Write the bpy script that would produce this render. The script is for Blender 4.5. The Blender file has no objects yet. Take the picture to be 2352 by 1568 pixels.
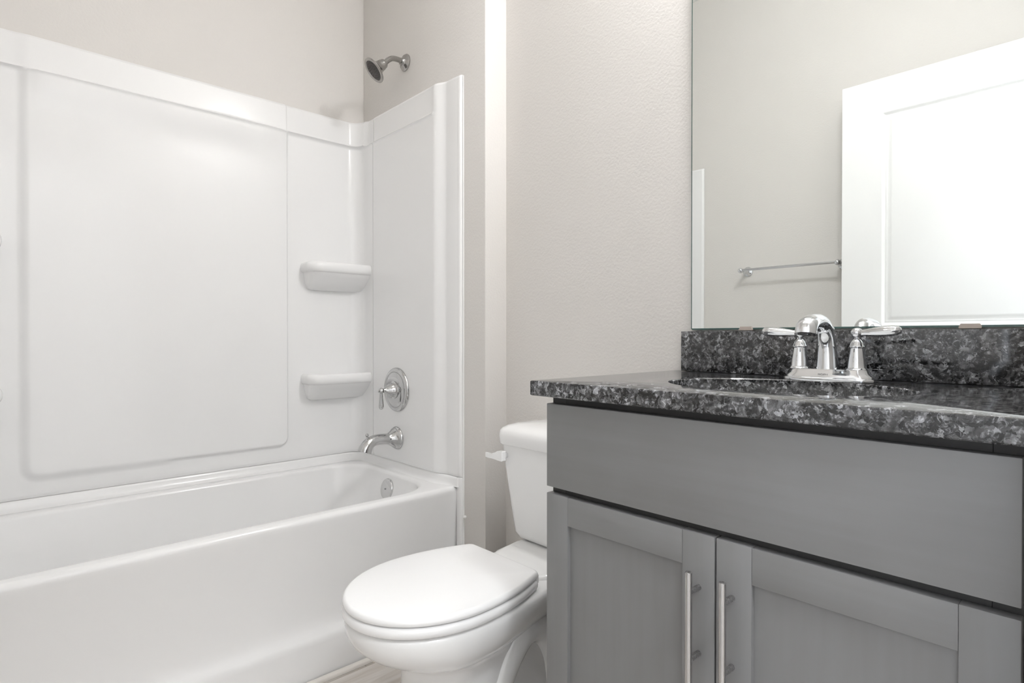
import bpy, bmesh, math
from mathutils import Vector, Matrix

scene = bpy.context.scene
PI = math.pi

# ------------------------------------------------------------------ camera
CAM_H = 1.04
YAW, PITCH, F_PX = 0.8239, 0.00784, 1330.5
cam_data = bpy.data.cameras.new('camera')
cam = bpy.data.objects.new('camera', cam_data)
scene.collection.objects.link(cam)
cam.location = (0.0, 0.0, CAM_H)
cam.rotation_euler = (PI / 2 - PITCH, 0.0, YAW - PI / 2)
cam_data.sensor_width = 36.0
cam_data.lens = F_PX / 2352.0 * 36.0
cam_data.clip_start = 0.01
scene.camera = cam

# ------------------------------------------------------------------ world, exposure
world = bpy.data.worlds.new('world')
scene.world = world
world.use_nodes = True
bg = world.node_tree.nodes['Background']
bg.inputs[0].default_value = (0.86, 0.92, 1.0, 1)
bg.inputs[1].default_value = 3.2
scene.view_settings.view_transform = 'Standard'
scene.view_settings.look = 'None'
scene.view_settings.gamma = 1.0
scene.view_settings.use_curve_mapping = False
scene.view_settings.exposure = 0.08
try:
    scene.cycles.use_denoising = True
    scene.cycles.use_adaptive_sampling = True
    scene.cycles.adaptive_threshold = 0.02
    scene.cycles.max_bounces = 12
    scene.cycles.diffuse_bounces = 8
    scene.cycles.glossy_bounces = 8
    scene.cycles.sample_clamp_indirect = 6.0
except Exception:
    pass
LAMP_POWER = 102.0      # emission strength of each frosted shade
DOME_FILL_POWER = 5.0       # emission of the ceiling lamp added as fill
HALL_FILL_POWER = 90.0      # emission of the fill lamp added in the hallway


# ------------------------------------------------------------------ materials
def new_mat(name):
    m = bpy.data.materials.new(name)
    m.use_nodes = True
    nt = m.node_tree
    return m, nt, nt.nodes['Principled BSDF']


def add(nt, typ, **kw):
    n = nt.nodes.new(typ)
    for k, v in kw.items():
        if k in n.inputs:
            n.inputs[k].default_value = v
        else:
            setattr(n, k, v)
    return n


def plain(name, col, rough=0.5, metal=0.0, coat=0.0, spec=0.5):
    m, nt, b = new_mat(name)
    b.inputs['Base Color'].default_value = (*col, 1)
    b.inputs['Roughness'].default_value = rough
    b.inputs['Metallic'].default_value = metal
    b.inputs['Coat Weight'].default_value = coat
    b.inputs['Specular IOR Level'].default_value = spec
    # faint surface variation so that the finish is not perfectly uniform
    tc = add(nt, 'ShaderNodeTexCoord')
    nz = add(nt, 'ShaderNodeTexNoise', Scale=9.0, Detail=2.0)
    nt.links.new(tc.outputs['Object'], nz.inputs['Vector'])
    mr = add(nt, 'ShaderNodeMapRange')
    mr.inputs['To Min'].default_value = max(0.0, rough - 0.02)
    mr.inputs['To Max'].default_value = rough + 0.02
    nt.links.new(nz.outputs['Fac'], mr.inputs['Value'])
    nt.links.new(mr.outputs['Result'], b.inputs['Roughness'])
    return m


def wall_paint(name, col, bump=0.24, scale=135.0):
    m, nt, b = new_mat(name)
    b.inputs['Roughness'].default_value = 0.55
    b.inputs['Specular IOR Level'].default_value = 0.3
    tc = add(nt, 'ShaderNodeTexCoord')
    nz = add(nt, 'ShaderNodeTexNoise', Scale=scale, Detail=3.0, Roughness=0.55)
    nt.links.new(tc.outputs['Object'], nz.inputs['Vector'])
    bp = add(nt, 'ShaderNodeBump', Strength=bump, Distance=0.004)
    nt.links.new(nz.outputs['Fac'], bp.inputs['Height'])
    nt.links.new(bp.outputs['Normal'], b.inputs['Normal'])
    n2 = add(nt, 'ShaderNodeTexNoise', Scale=2.2, Detail=2.0)
    nt.links.new(tc.outputs['Object'], n2.inputs['Vector'])
    rp = add(nt, 'ShaderNodeValToRGB')
    rp.color_ramp.elements[0].position = 0.3
    rp.color_ramp.elements[1].position = 0.7
    rp.color_ramp.elements[0].color = (col[0] * .985, col[1] * .985, col[2] * .98, 1)
    rp.color_ramp.elements[1].color = (*col, 1)
    nt.links.new(n2.outputs['Fac'], rp.inputs['Fac'])
    nt.links.new(rp.outputs['Color'], b.inputs['Base Color'])
    return m


def granite(name):
    m, nt, b = new_mat(name)
    b.inputs['Roughness'].default_value = 0.08
    b.inputs['IOR'].default_value = 1.6
    tc = add(nt, 'ShaderNodeTexCoord')
    warp = add(nt, 'ShaderNodeTexNoise', Scale=75.0, Detail=4.0, Roughness=0.6)
    nt.links.new(tc.outputs['Object'], warp.inputs['Vector'])
    mix = add(nt, 'ShaderNodeMix', data_type='RGBA', blend_type='LINEAR_LIGHT')
    mix.inputs[0].default_value = 0.016
    nt.links.new(tc.outputs['Object'], mix.inputs[6])
    nt.links.new(warp.outputs['Color'], mix.inputs[7])
    v1 = add(nt, 'ShaderNodeTexVoronoi', Scale=118.0)
    nt.links.new(mix.outputs[2], v1.inputs['Vector'])
    sep = add(nt, 'ShaderNodeSeparateColor')
    nt.links.new(v1.outputs['Color'], sep.inputs['Color'])
    r1 = add(nt, 'ShaderNodeValToRGB')
    cr = r1.color_ramp
    cr.elements[0].position = 0.0
    cr.elements[0].color = (0.006, 0.006, 0.007, 1)
    cr.elements[1].position = 1.0
    cr.elements[1].color = (0.31, 0.315, 0.33, 1)
    for p, c in ((0.26, 0.012), (0.40, 0.05), (0.64, 0.075), (0.86, 0.14)):
        e = cr.elements.new(p)
        e.color = (c, c, c * 1.03, 1)
    nt.links.new(sep.outputs['Red'], r1.inputs['Fac'])
    # pale veins and specks
    n2 = add(nt, 'ShaderNodeTexNoise', Scale=80.0, Detail=5.0, Roughness=0.65, Distortion=2.2)
    nt.links.new(tc.outputs['Object'], n2.inputs['Vector'])
    r2 = add(nt, 'ShaderNodeValToRGB')
    r2.color_ramp.elements[0].position = 0.54
    r2.color_ramp.elements[0].color = (0, 0, 0, 1)
    r2.color_ramp.elements[1].position = 0.67
    r2.color_ramp.elements[1].color = (0.24, 0.24, 0.255, 1)
    nt.links.new(n2.outputs['Fac'], r2.inputs['Fac'])
    n3 = add(nt, 'ShaderNodeTexNoise', Scale=60.0, Detail=3.0, Distortion=1.0)
    nt.links.new(tc.outputs['Object'], n3.inputs['Vector'])
    r3 = add(nt, 'ShaderNodeValToRGB')
    r3.color_ramp.elements[0].position = 0.36
    r3.color_ramp.elements[0].color = (0.25, 0.25, 0.25, 1)
    r3.color_ramp.elements[1].position = 0.56
    r3.color_ramp.elements[1].color = (1, 1, 1, 1)
    nt.links.new(n3.outputs['Fac'], r3.inputs['Fac'])
    ad = add(nt, 'ShaderNodeMix', data_type='RGBA', blend_type='ADD')
    ad.inputs[0].default_value = 1.0
    nt.links.new(r1.outputs['Color'], ad.inputs[6])
    nt.links.new(r2.outputs['Color'], ad.inputs[7])
    mu = add(nt, 'ShaderNodeMix', data_type='RGBA', blend_type='MULTIPLY')
    mu.inputs[0].default_value = 1.0
    nt.links.new(ad.outputs[2], mu.inputs[6])
    nt.links.new(r3.outputs['Color'], mu.inputs[7])
    nt.links.new(mu.outputs[2], b.inputs['Base Color'])
    return m


def grey_wood(name, grain_axis):
    """grey stained maple; the grain runs along one axis (0 x, 1 y, 2 z)"""
    m, nt, b = new_mat(name)
    b.inputs['Roughness'].default_value = 0.42
    b.inputs['Specular IOR Level'].default_value = 0.45
    tc = add(nt, 'ShaderNodeTexCoord')
    mp = add(nt, 'ShaderNodeMapping')
    sc = [55.0, 55.0, 55.0]
    sc[grain_axis] = 3.0
    mp.inputs['Scale'].default_value = sc
    nt.links.new(tc.outputs['Object'], mp.inputs['Vector'])
    n1 = add(nt, 'ShaderNodeTexNoise', Scale=1.0, Detail=4.0, Roughness=0.6)
    nt.links.new(mp.outputs['Vector'], n1.inputs['Vector'])
    n2 = add(nt, 'ShaderNodeTexNoise', Scale=7.0, Detail=2.0)
    nt.links.new(tc.outputs['Object'], n2.inputs['Vector'])
    mx = add(nt, 'ShaderNodeMix', data_type='FLOAT')
    mx.inputs[0].default_value = 0.5
    nt.links.new(n1.outputs['Fac'], mx.inputs[2])
    nt.links.new(n2.outputs['Fac'], mx.inputs[3])
    rp = add(nt, 'ShaderNodeValToRGB')
    rp.color_ramp.elements[0].position = 0.3
    rp.color_ramp.elements[0].color = (0.182, 0.180, 0.180, 1)
    rp.color_ramp.elements[1].position = 0.7
    rp.color_ramp.elements[1].color = (0.202, 0.202, 0.206, 1)
    nt.links.new(mx.outputs[0], rp.inputs['Fac'])
    nt.links.new(rp.outputs['Color'], b.inputs['Base Color'])
    return m


def floor_planks(name):
    m, nt, b = new_mat(name)
    b.inputs['Roughness'].default_value = 0.4
    tc = add(nt, 'ShaderNodeTexCoord')
    br = add(nt, 'ShaderNodeTexBrick', offset=0.4)
    br.inputs['Scale'].default_value = 1.0
    br.inputs['Brick Width'].default_value = 0.9
    br.inputs['Row Height'].default_value = 0.15
    br.inputs['Mortar Size'].default_value = 0.0015
    br.inputs['Color1'].default_value = (0.66, 0.63, 0.60, 1)
    br.inputs['Color2'].default_value = (0.58, 0.55, 0.52, 1)
    br.inputs['Mortar'].default_value = (0.36, 0.33, 0.31, 1)
    nt.links.new(tc.outputs['Object'], br.inputs['Vector'])
    mp = add(nt, 'ShaderNodeMapping')
    mp.inputs['Scale'].default_value = (2.5, 38.0, 1.0)
    nt.links.new(tc.outputs['Object'], mp.inputs['Vector'])
    n1 = add(nt, 'ShaderNodeTexNoise', Scale=1.0, Detail=5.0, Roughness=0.6, Distortion=0.4)
    nt.links.new(mp.outputs['Vector'], n1.inputs['Vector'])
    rp = add(nt, 'ShaderNodeValToRGB')
    rp.color_ramp.elements[0].position = 0.3
    rp.color_ramp.elements[0].color = (0.74, 0.70, 0.66, 1)
    rp.color_ramp.elements[1].position = 0.62
    rp.color_ramp.elements[1].color = (1, 1, 1, 1)
    nt.links.new(n1.outputs['Fac'], rp.inputs['Fac'])
    mu = add(nt, 'ShaderNodeMix', data_type='RGBA', blend_type='MULTIPLY')
    mu.inputs[0].default_value = 1.0
    nt.links.new(br.outputs['Color'], mu.inputs[6])
    nt.links.new(rp.outputs['Color'], mu.inputs[7])
    nt.links.new(mu.outputs[2], b.inputs['Base Color'])
    return m


def brushed(name, col, rough, axis=2):
    m, nt, b = new_mat(name)
    b.inputs['Base Color'].default_value = (*col, 1)
    b.inputs['Metallic'].default_value = 1.0
    tc = add(nt, 'ShaderNodeTexCoord')
    mp = add(nt, 'ShaderNodeMapping')
    s = [500.0] * 3
    s[axis] = 6.0
    mp.inputs['Scale'].default_value = s
    nt.links.new(tc.outputs['Object'], mp.inputs['Vector'])
    nz = add(nt, 'ShaderNodeTexNoise', Scale=1.0, Detail=2.0)
    nt.links.new(mp.outputs['Vector'], nz.inputs['Vector'])
    mr = add(nt, 'ShaderNodeMapRange')
    mr.inputs['To Min'].default_value = rough - 0.06
    mr.inputs['To Max'].default_value = rough + 0.08
    nt.links.new(nz.outputs['Fac'], mr.inputs['Value'])
    nt.links.new(mr.outputs['Result'], b.inputs['Roughness'])
    return m


def glow(name, col, strength):
    m, nt, b = new_mat(name)
    b.inputs['Base Color'].default_value = (0.9, 0.9, 0.88, 1)
    b.inputs['Emission Color'].default_value = (*col, 1)
    b.inputs['Emission Strength'].default_value = strength
    b.inputs['Roughness'].default_value = 0.4
    return m


M = dict(
    wall=wall_paint('warm_grey_paint', (0.69, 0.668, 0.645)),
    ceiling=wall_paint('ceiling_paint', (0.82, 0.815, 0.80), 0.08),
    acrylic=plain('white_acrylic', (0.83, 0.83, 0.83), 0.17),
    porcelain=plain('white_porcelain', (0.84, 0.84, 0.835), 0.07, coat=0.5),
    plastic=plain('white_plastic', (0.88, 0.88, 0.88), 0.16),
    chrome=plain('chrome', (0.70, 0.71, 0.725), 0.05, metal=1.0),
    fitting=plain('tub_fitting_chrome', (0.56, 0.56, 0.56), 0.07, metal=1.0),
    head=plain('shower_head_chrome', (0.40, 0.39, 0.38), 0.18, metal=1.0),
    satin=plain('satin_chrome', (0.66, 0.66, 0.66), 0.16, metal=1.0),
    nozzle=plain('dark_nozzle_rubber', (0.045, 0.04, 0.038), 0.5),
    steel=brushed('brushed_nickel', (0.50, 0.49, 0.485), 0.26),
    granite=granite('black_grey_granite'),
    wood_h=grey_wood('grey_stained_wood_level_grain', 1),
    wood_v=grey_wood('grey_stained_wood_upright_grain', 2),
    dark=plain('dark_cabinet_inside', (0.04, 0.039, 0.038), 0.6),
    floor=floor_planks('pale_plank_tile'),
    door=plain('white_door_paint', (0.86, 0.86, 0.86), 0.35),
    trim=plain('pale_trim', (0.70, 0.67, 0.63), 0.45),
    mirror=plain('silvered_glass', (0.86, 0.885, 0.872), 0.0, metal=1.0),
    edge=plain('green_glass_edge', (0.05, 0.10, 0.09), 0.15),
    clip=plain('clear_plastic_clip', (0.42, 0.36, 0.32), 0.25),
    lamp=glow('lit_frosted_glass', (0.985, 0.99, 1.0), LAMP_POWER),
    dome=glow('ceiling_fill_glow', (1.0, 0.99, 0.98), DOME_FILL_POWER),
    hall_fill=glow('hall_fill_glow', (0.93, 0.965, 1.0), HALL_FILL_POWER),
    ink=plain('engraved_grey', (0.22, 0.22, 0.22), 0.4),
    caulk=plain('white_caulk', (0.85, 0.85, 0.84), 0.4),
)
M['mirror'].node_tree.nodes['Principled BSDF'].inputs['Roughness'].default_value = 0.0
for l in list(M['mirror'].node_tree.links):
    if l.to_socket.name == 'Roughness':
        M['mirror'].node_tree.links.remove(l)


# ------------------------------------------------------------------ mesh helpers
class MB:
    """collects vertices and faces of ONE part"""

    def __init__(self):
        self.v, self.f, self.mi = [], [], []

    def add(self, verts, faces, mi=0):
        o = len(self.v)
        self.v += [tuple(p) for p in verts]
        self.f += [tuple(i + o for i in f) for f in faces]
        self.mi += [mi] * len(faces)
        return self

    def box(self, x0, x1, y0, y1, z0, z1, bevel=0.0, seg=2, mi=0):
        bm = bmesh.new()
        vs = [bm.verts.new((x, y, z)) for x in (x0, x1) for y in (y0, y1) for z in (z0, z1)]
        for q in ((0, 1, 3, 2), (4, 6, 7, 5), (0, 4, 5, 1), (2, 3, 7, 6), (0, 2, 6, 4), (1, 5, 7, 3)):
            bm.faces.new([vs[i] for i in q])
        if bevel > 0:
            bmesh.ops.bevel(bm, geom=list(bm.edges), offset=bevel, segments=seg, profile=0.5, affect='EDGES')
        return self.from_bm(bm, mi)

    def from_bm(self, bm, mi=0):
        bm.verts.ensure_lookup_table()
        bm.verts.index_update()
        self.add([v.co[:] for v in bm.verts], [[v.index for v in f.verts] for f in bm.faces], mi)
        bm.free()
        return self

    def loft(self, rings, cap0=True, cap1=True, mi=0, closed=True):
        n = len(rings[0])
        vs = [p for r in rings for p in r]
        fs = []
        for k in range(len(rings) - 1):
            for i in range(n if closed else n - 1):
                j = (i + 1) % n
                fs.append((k * n + i, k * n + j, (k + 1) * n + j, (k + 1) * n + i))
        if cap0:
            fs.append(tuple(range(n - 1, -1, -1)))
        if cap1:
            fs.append(tuple((len(rings) - 1) * n + i for i in range(n)))
        return self.add(vs, fs, mi)

    def grid(self, rows, mi=0):
        return self.loft(rows, False, False, mi, closed=False)

    def lathe(self, prof, origin, axis, n=40, mi=0, cap=True):
        """prof: (distance along axis, radius)"""
        a = Vector(axis).normalized()
        u = a.orthogonal().normalized()
        w = a.cross(u)
        o = Vector(origin)
        rings = []
        for d, r in prof:
            rings.append([o + a * d + (u * math.cos(2 * PI * i / n) + w * math.sin(2 * PI * i / n)) * max(r, 1e-5)
                          for i in range(n)])
        return self.loft(rings, cap, cap, mi)

    def tube(self, path, radii, n=24, mi=0, up=(0, 1, 0), flat=None, lobes=0, lobe_amp=0.0):
        P = [Vector(p) for p in path]
        rings = []
        for k, p in enumerate(P):
            t = (P[min(k + 1, len(P) - 1)] - P[max(k - 1, 0)]).normalized()
            side = Vector(up)
            side = (side - t * side.dot(t)).normalized()
            other = t.cross(side)
            r = radii[k]
            fl = flat[k] if flat else 1.0
            ring = []
            for i in range(n):
                a = 2 * PI * i / n
                rr = r * (1 + lobe_amp * math.cos(lobes * a)) if lobes else r
                ring.append(p + side * math.cos(a) * rr + other * math.sin(a) * rr * fl)
            rings.append(ring)
        return self.loft(rings, True, True, mi)

    def build(self, name, mat, parent=None, smooth=35.0, at=None):
        me = bpy.data.meshes.new(name)
        o = Vector(parent_origin(parent) if parent else (at or (0, 0, 0)))
        me.from_pydata([Vector(p) - o for p in self.v], [], self.f)
        mats = mat if isinstance(mat, (list, tuple)) else [mat]
        for m in mats:
            me.materials.append(m)
        for p, i in zip(me.polygons, self.mi):
            p.material_index = i
        bm = bmesh.new()
        bm.from_mesh(me)
        bmesh.ops.remove_doubles(bm, verts=bm.verts, dist=1e-6)
        bmesh.ops.recalc_face_normals(bm, faces=bm.faces)
        bm.to_mesh(me)
        bm.free()
        if smooth:
            for p in me.polygons:
                p.use_smooth = True
            me.set_sharp_from_angle(angle=math.radians(smooth))
        ob = bpy.data.objects.new(name, me)
        scene.collection.objects.link(ob)
        if parent:
            ob.parent = parent
        else:
            ob.location = o
        return ob


def parent_origin(p):
    o = Vector((0, 0, 0))
    while p is not None:
        o += Vector(p.location)
        p = p.parent
    return o


def tag(o, label=None, cat=None, group=None, kind=None):
    if label:
        o['label'] = label
    if cat:
        o['category'] = cat
    if group:
        o['group'] = group
    if kind:
        o['kind'] = kind
    return o


def thing(name, label, cat, loc, group=None):
    o = bpy.data.objects.new(name, None)
    o.empty_display_size = 0.05
    scene.collection.objects.link(o)
    o.location = loc
    return tag(o, label, cat, group)


def rrect(x0, x1, y0, y1, r, z, n=10):
    """rounded rectangle ring at height z, the same number of points for any radius"""
    r = min(r, (x1 - x0) / 2 - 1e-4, (y1 - y0) / 2 - 1e-4)
    out = []
    for cx, cy, a0 in ((x1 - r, y1 - r, 0), (x0 + r, y1 - r, PI / 2), (x0 + r, y0 + r, PI), (x1 - r, y0 + r, 1.5 * PI)):
        for i in range(n + 1):
            a = a0 + PI / 2 * i / n
            out.append((cx + r * math.cos(a), cy + r * math.sin(a), z))
    return out


def smooth(a, b, x):
    if a == b:
        return 1.0 if x >= a else 0.0
    t = max(0.0, min(1.0, (x - a) / (b - a)))
    return t * t * (3 - 2 * t)


def spline(pts, n):
    """Catmull-Rom through pts (tuples of any length), n samples per span"""
    P = [Vector(p) if len(p) == 3 else p for p in pts]
    out = []
    for k in range(len(pts) - 1):
        p0, p1, p2, p3 = pts[max(k - 1, 0)], pts[k], pts[k + 1], pts[min(k + 2, len(pts) - 1)]
        for i in range(n):
            t = i / n
            out.append(tuple(0.5 * ((2 * b) + (-a + c) * t + (2 * a - 5 * b + 4 * c - d) * t * t +
                                    (-a + 3 * b - 3 * c + d) * t ** 3) for a, b, c, d in zip(p0, p1, p2, p3)))
    out.append(tuple(pts[-1]))
    return out


# ------------------------------------------------------------------ the room
XB, XC, XD = 1.300, 1.398, -0.245         # shower-head wall, mirror wall, wall with the towel bar
YA, YS, YR = 2.398, 1.541, 0.060          # long tub wall, face of the stub, wall with the doorway
ZC = 2.95
T = 0.10


def struct(name, mb, mat, label=None, smooth=0):
    return tag(mb.build(name, mat, None, smooth), label, None, None, 'structure')


HY = -1.35                                  # far side of the hallway
struct('floor', MB().box(-2.2, 2.2, HY - T, YA + T, -0.06, 0.0), M['floor'], 'pale wood-look plank tile floor')
struct('ceiling', MB().box(-2.2, 2.2, HY - T, YA + T, ZC, ZC + 0.06), M['ceiling'], 'white ceiling')
struct('wall_left', MB().box(XD - T, XC + T, YA, YA + T, 0, ZC), M['wall'], 'warm grey wall above the long side of the bathtub')
struct('wall_back', MB().box(XC, XC + T, YR - 0.12, YS, 0, ZC), M['wall'], 'warm grey textured wall behind the toilet, vanity and mirror')
struct('wall_end', MB().box(XB, XC + T, YS, YA, 0, ZC, 0.004, 2), M['wall'], 'thicker warm grey wall carrying the shower head, with a bright narrow end face', 40)
struct('wall_front', MB().box(XD - T, XD, YR - 0.12, YA, 0, ZC), M['wall'], 'warm grey wall with the towel bar, seen in the mirror')
wr = MB()
DX0, DX1, DZ = -0.05, 0.780, 2.165
wr.box(XD, DX0 - 0.02, YR - 0.12, YR, 0, ZC)
wr.box(DX1, XC, YR - 0.12, YR, 0, ZC)
wr.box(DX0 - 0.02, DX1, YR - 0.12, YR, DZ, ZC)
struct('wall_right', wr, M['wall'], 'warm grey wall with the doorway')
struct('wall_hall', MB().box(-2.2, 2.2, HY - T, HY, 0, ZC), M['wall'], 'hallway wall outside the doorway')
struct('trim_1', MB().loft([[(x, 1.668, 0.001), (x, 1.656, 0.001), (x, 1.6565, 0.008), (x, 1.660, 0.0135), (x, 1.668, 0.016)] for x in (-0.24, 1.295)]),
       M['trim'], 'thin pale strip along the foot of the bathtub', 50)

# ------------------------------------------------------------------ tub surround
ZT = 1.988                       # top edge
ZB = 0.529                       # seam above the tub
ZL = 1.878                       # lip under the top band
PB, PS = 0.020, 0.034            # how far the back and the side panels stand off the walls
RC = 0.06                        # corner radius
FY = 1.664                       # front edge of the side panels
MX0, MX1 = 0.119, 0.936          # raised middle field of the long panel
XMID = (XD + XB) / 2


def surround_plan():
    """(x, y, nx, ny, zone): the right half of the U, from the middle of the long wall to the front edge of the side panel"""
    out = []
    yb, xs = YA - PB, XB - PS
    xcut = xs - RC
    x = XMID
    while x < xcut - 1e-6:
        out.append((x, yb, 0, -1, 'back'))
        near = min(abs(x - MX1), abs(x - (2 * XMID - MX1)))
        x += 0.003 if near < 0.045 else 0.02
    for i in range(15):
        a = PI / 2 * i / 14
        out.append((xcut + RC * math.sin(a), yb - RC + RC * math.cos(a), -math.sin(a), -math.cos(a), 'corner'))
    y = yb - RC - 0.012
    while y > FY + 1e-6:
        out.append((xs, y, -1, 0, 'side'))
        fine = 1.73 < y < 1.82 or y < 1.69 or 2.22 < y < 2.28
        y -= 0.003 if fine else 0.02
    out.append((xs, FY, -1, 0, 'side'))
    return out


def surround_h(x, y, z, zone, mirrored):
    h = 0.0
    if zone in ('back', 'corner'):
        xm = x                                     # in right-half coordinates
        edge_w = 0.024 if mirrored else 0.010
        # raised middle field with a soft edge and rounded lower corners
        dx = xm - MX1
        dz = (0.600 - z)
        r = 0.03
        qx, qz = dx + r, dz + r
        d = math.hypot(max(qx, 0), max(qz, 0)) + min(max(qx, qz), 0) - r
        if z < ZL:
            h += 0.0135 * smooth(edge_w, -edge_w * 0.3, d)
        inside = smooth(0.010, -0.010, dx)
        # face slopes back below the lip
        if z < ZL:
            k = smooth(ZL - 0.13, ZL, z)
            h += 0.014 * k * smooth(0.02, -0.05, dx)
        else:
            k = (ZT - z) / (ZT - ZL)
            sharp = smooth(0.003, -0.003, dx) if not mirrored else smooth(0.03, -0.01, dx)
            h += 0.006 + 0.004 * k + 0.006 * sharp
    else:
        h = -(PS - 0.013) * smooth(1.802, 1.742, y)
        if y < 1.676:
            h = -PS + 0.0015 + 0.0115 * math.sqrt(max(0.0, 1 - ((1.676 - y) / 0.012) ** 2))
        elif z >= ZL:
            h -= 0.004 * smooth(1.78, 1.83, y)
        h += 0.0025 * smooth(2.256, 2.250, y) * smooth(1.68, 1.70, y)
    # bead that runs all the way round under the band
    bead = math.exp(-((z - ZL) / 0.0045) ** 2)
    if not (zone == 'side' and y < 1.80):
        h += 0.005 * bead
    if z < ZB + 0.012:
        h -= 0.004 * smooth(ZB + 0.012, ZB, z)
    if z > ZT - 0.008:
        h -= 0.004 * smooth(ZT - 0.008, ZT, z)
    return h


zs = [ZB, ZB + 0.004, ZB + 0.008, ZB + 0.012]
z = 0.555
while z < ZT - 0.012:
    zs.append(z)
    z += 0.004 if (0.55 < z < 0.645 or ZL - 0.02 < z < ZL + 0.02) else (0.012 if z > ZL - 0.15 else 0.03)
zs += [ZT - 0.010, ZT - 0.008, ZT - 0.005, ZT - 0.002, ZT]
plan = surround_plan()
back_half = [p for p in plan if p[4] != 'side' or p[1] > 2.2505]
side_half = [p for p in plan if p[4] == 'side' and p[1] <= 2.2505]


def sur_row(pts, z, mirror):
    row = []
    for (x, y, nx, ny, zone) in pts:
        h = surround_h(x, y, z, zone, mirror)
        px, py = min(x + nx * h, XB - 0.001), min(y + ny * h, YA - 0.001)
        row.append(((2 * XMID - px) if mirror else px, py, z))
    return row


bk = MB()
rows = []
for z in zs:
    left = sur_row(back_half, z, True)[::-1]
    right = sur_row(back_half, z, False)
    ye = right[-1][1]
    rows.append(left[:-1] + right + [(XB - 0.001, ye, z), (XB - 0.001, YA - 0.001, z), (XD + 0.001, YA - 0.001, z), (XD + 0.001, ye, z)])
bk.loft(rows)
sur = bk.build('surround_panel', M['acrylic'], None, 50, at=(XMID, YA, ZB))
tag(sur, 'long glossy white moulded wall panel with corner shelves, above the bathtub', 'tub surround')
for mir in (True, False):
    sd = MB()
    rows = []
    xw = (XD + 0.001) if mir else (XB - 0.001)
    for z in zs:
        r_ = sur_row(side_half, z, mir)
        rows.append(r_ + [(xw, FY + 0.0002, z), (xw, r_[0][1], z)])
    sd.loft(rows)
    so = sd.build('surround_panel', M['acrylic'], None, 50, at=((2 * XMID - XB) if mir else XB, 2.0, ZB))
    tag(so, 'white moulded end panel of the tub seen only as an edge strip in the mirror' if mir
        else 'white moulded end panel carrying the chrome valve and spout, below the shower head', 'tub surround')


def shelf(z_top, mirror):
    x0, x1, y0, y1 = 0.996, XB - PS + 0.004, 2.268, YA - PB + 0.004
    rings = []

    def ring(dx, dy, r, z):
        # open towards the two walls: square back corners, one rounded free corner
        X0, Y0 = x0 + dx, y0 + dy
        pts = [(x1, y1, z), (X0, y1, z)]
        n = 12
        for i in range(n + 1):
            a = PI + PI / 2 * i / n
            pts.append((X0 + r + r * math.cos(a), Y0 + r + r * math.sin(a), z))
        pts.append((x1, Y0, z))
        if mirror:
            pts = [(2 * XMID - p[0], p[1], p[2]) for p in pts]
        return pts
    # shallow dished top
    rings.append(ring(0.022, 0.022, 0.035, z_top - 0.007))
    rings.append(ring(0.014, 0.014, 0.042, z_top - 0.003))
    for a in range(0, 181, 20):
        s = math.sin(math.radians(a))
        rings.append(ring(0.012 - 0.012 * s, 0.012 - 0.012 * s, 0.05, z_top - 0.022 + 0.022 * math.cos(math.radians(a))))
    rings.append(ring(0.013, 0.013, 0.048, z_top - 0.046))
    rings.append(ring(0.016, 0.026, 0.045, z_top - 0.062))
    rings.append(ring(0.020, 0.052, 0.038, z_top - 0.085))
    rings.append(ring(0.026, 0.074, 0.028, z_top - 0.105))
    rings.append(ring(0.038, 0.092, 0.014, z_top - 0.113))
    rings.append(ring(0.060, 0.100, 0.008, z_top - 0.115))
    return MB().loft(rings)


for z_top in (1.352, 0.886):
    for mir in (False, True):
        shelf(z_top, mir).build('corner_shelf', M['acrylic'], sur, 60)

# ------------------------------------------------------------------ bathtub
TX0, TX1, TY0, TY1 = XD + 0.001, XB - 0.001, 1.676, YA - 0.002
RIM = 0.495
tub = MB()
rings = []
prof = [(0.0, 1.676), (0.112, 1.676), (0.124, 1.677), (0.134, 1.681), (0.146, 1.689), (0.160, 1.695), (0.185, 1.6985),
        (0.26, 1.699), (0.36, 1.696), (0.455, 1.690), (0.470, 1.6885)]
for z, y in prof:
    rings.append(rrect(TX0, TX1, y, TY1, 0.004, z, 10))
for i in range(7):
    a = PI / 2 * i / 6
    rings.append(rrect(TX0 + 0.004 * (i / 6), TX1 - 0.004 * (i / 6), 1.688 + 0.016 * (1 - math.cos(a)), TY1 - 0.004 * (i / 6), 0.006, RIM - 0.016 + 0.016 * math.sin(a), 10))
IX0, IX1, IY0, IY1 = XD + 0.085, 1.226, 1.734, 2.326
rings.append(rrect(IX0 - 0.012, IX1 + 0.012, IY0 - 0.012, IY1 + 0.012, 0.15, RIM, 10))
for i in range(7):
    a = PI / 2 * i / 6
    k = 0.016 * math.sin(a)
    rings.append(rrect(IX0 - 0.006 + k * .8, IX1 + 0.006 - k * .8, IY0 - 0.006 + k * .8, IY1 + 0.006 - k * .8, 0.145, RIM - 0.016 * (1 - math.cos(a)), 10))
for z, dx0, dx1, dy, r in ((0.455, 0.016, 0.014, 0.012, 0.145), (0.40, 0.045, 0.028, 0.022, 0.14), (0.30, 0.10, 0.055, 0.04, 0.13), (0.20, 0.16, 0.085, 0.058, 0.12),
                           (0.15, 0.20, 0.105, 0.075, 0.11), (0.12, 0.24, 0.13, 0.10, 0.10), (0.108, 0.29, 0.17, 0.14, 0.08), (0.105, 0.36, 0.24, 0.20, 0.05)):
    rings.append(rrect(IX0 + dx0, IX1 - dx1, IY0 + dy, IY1 - dy, r, z, 10))
tub.loft(rings, cap0=False)
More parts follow.
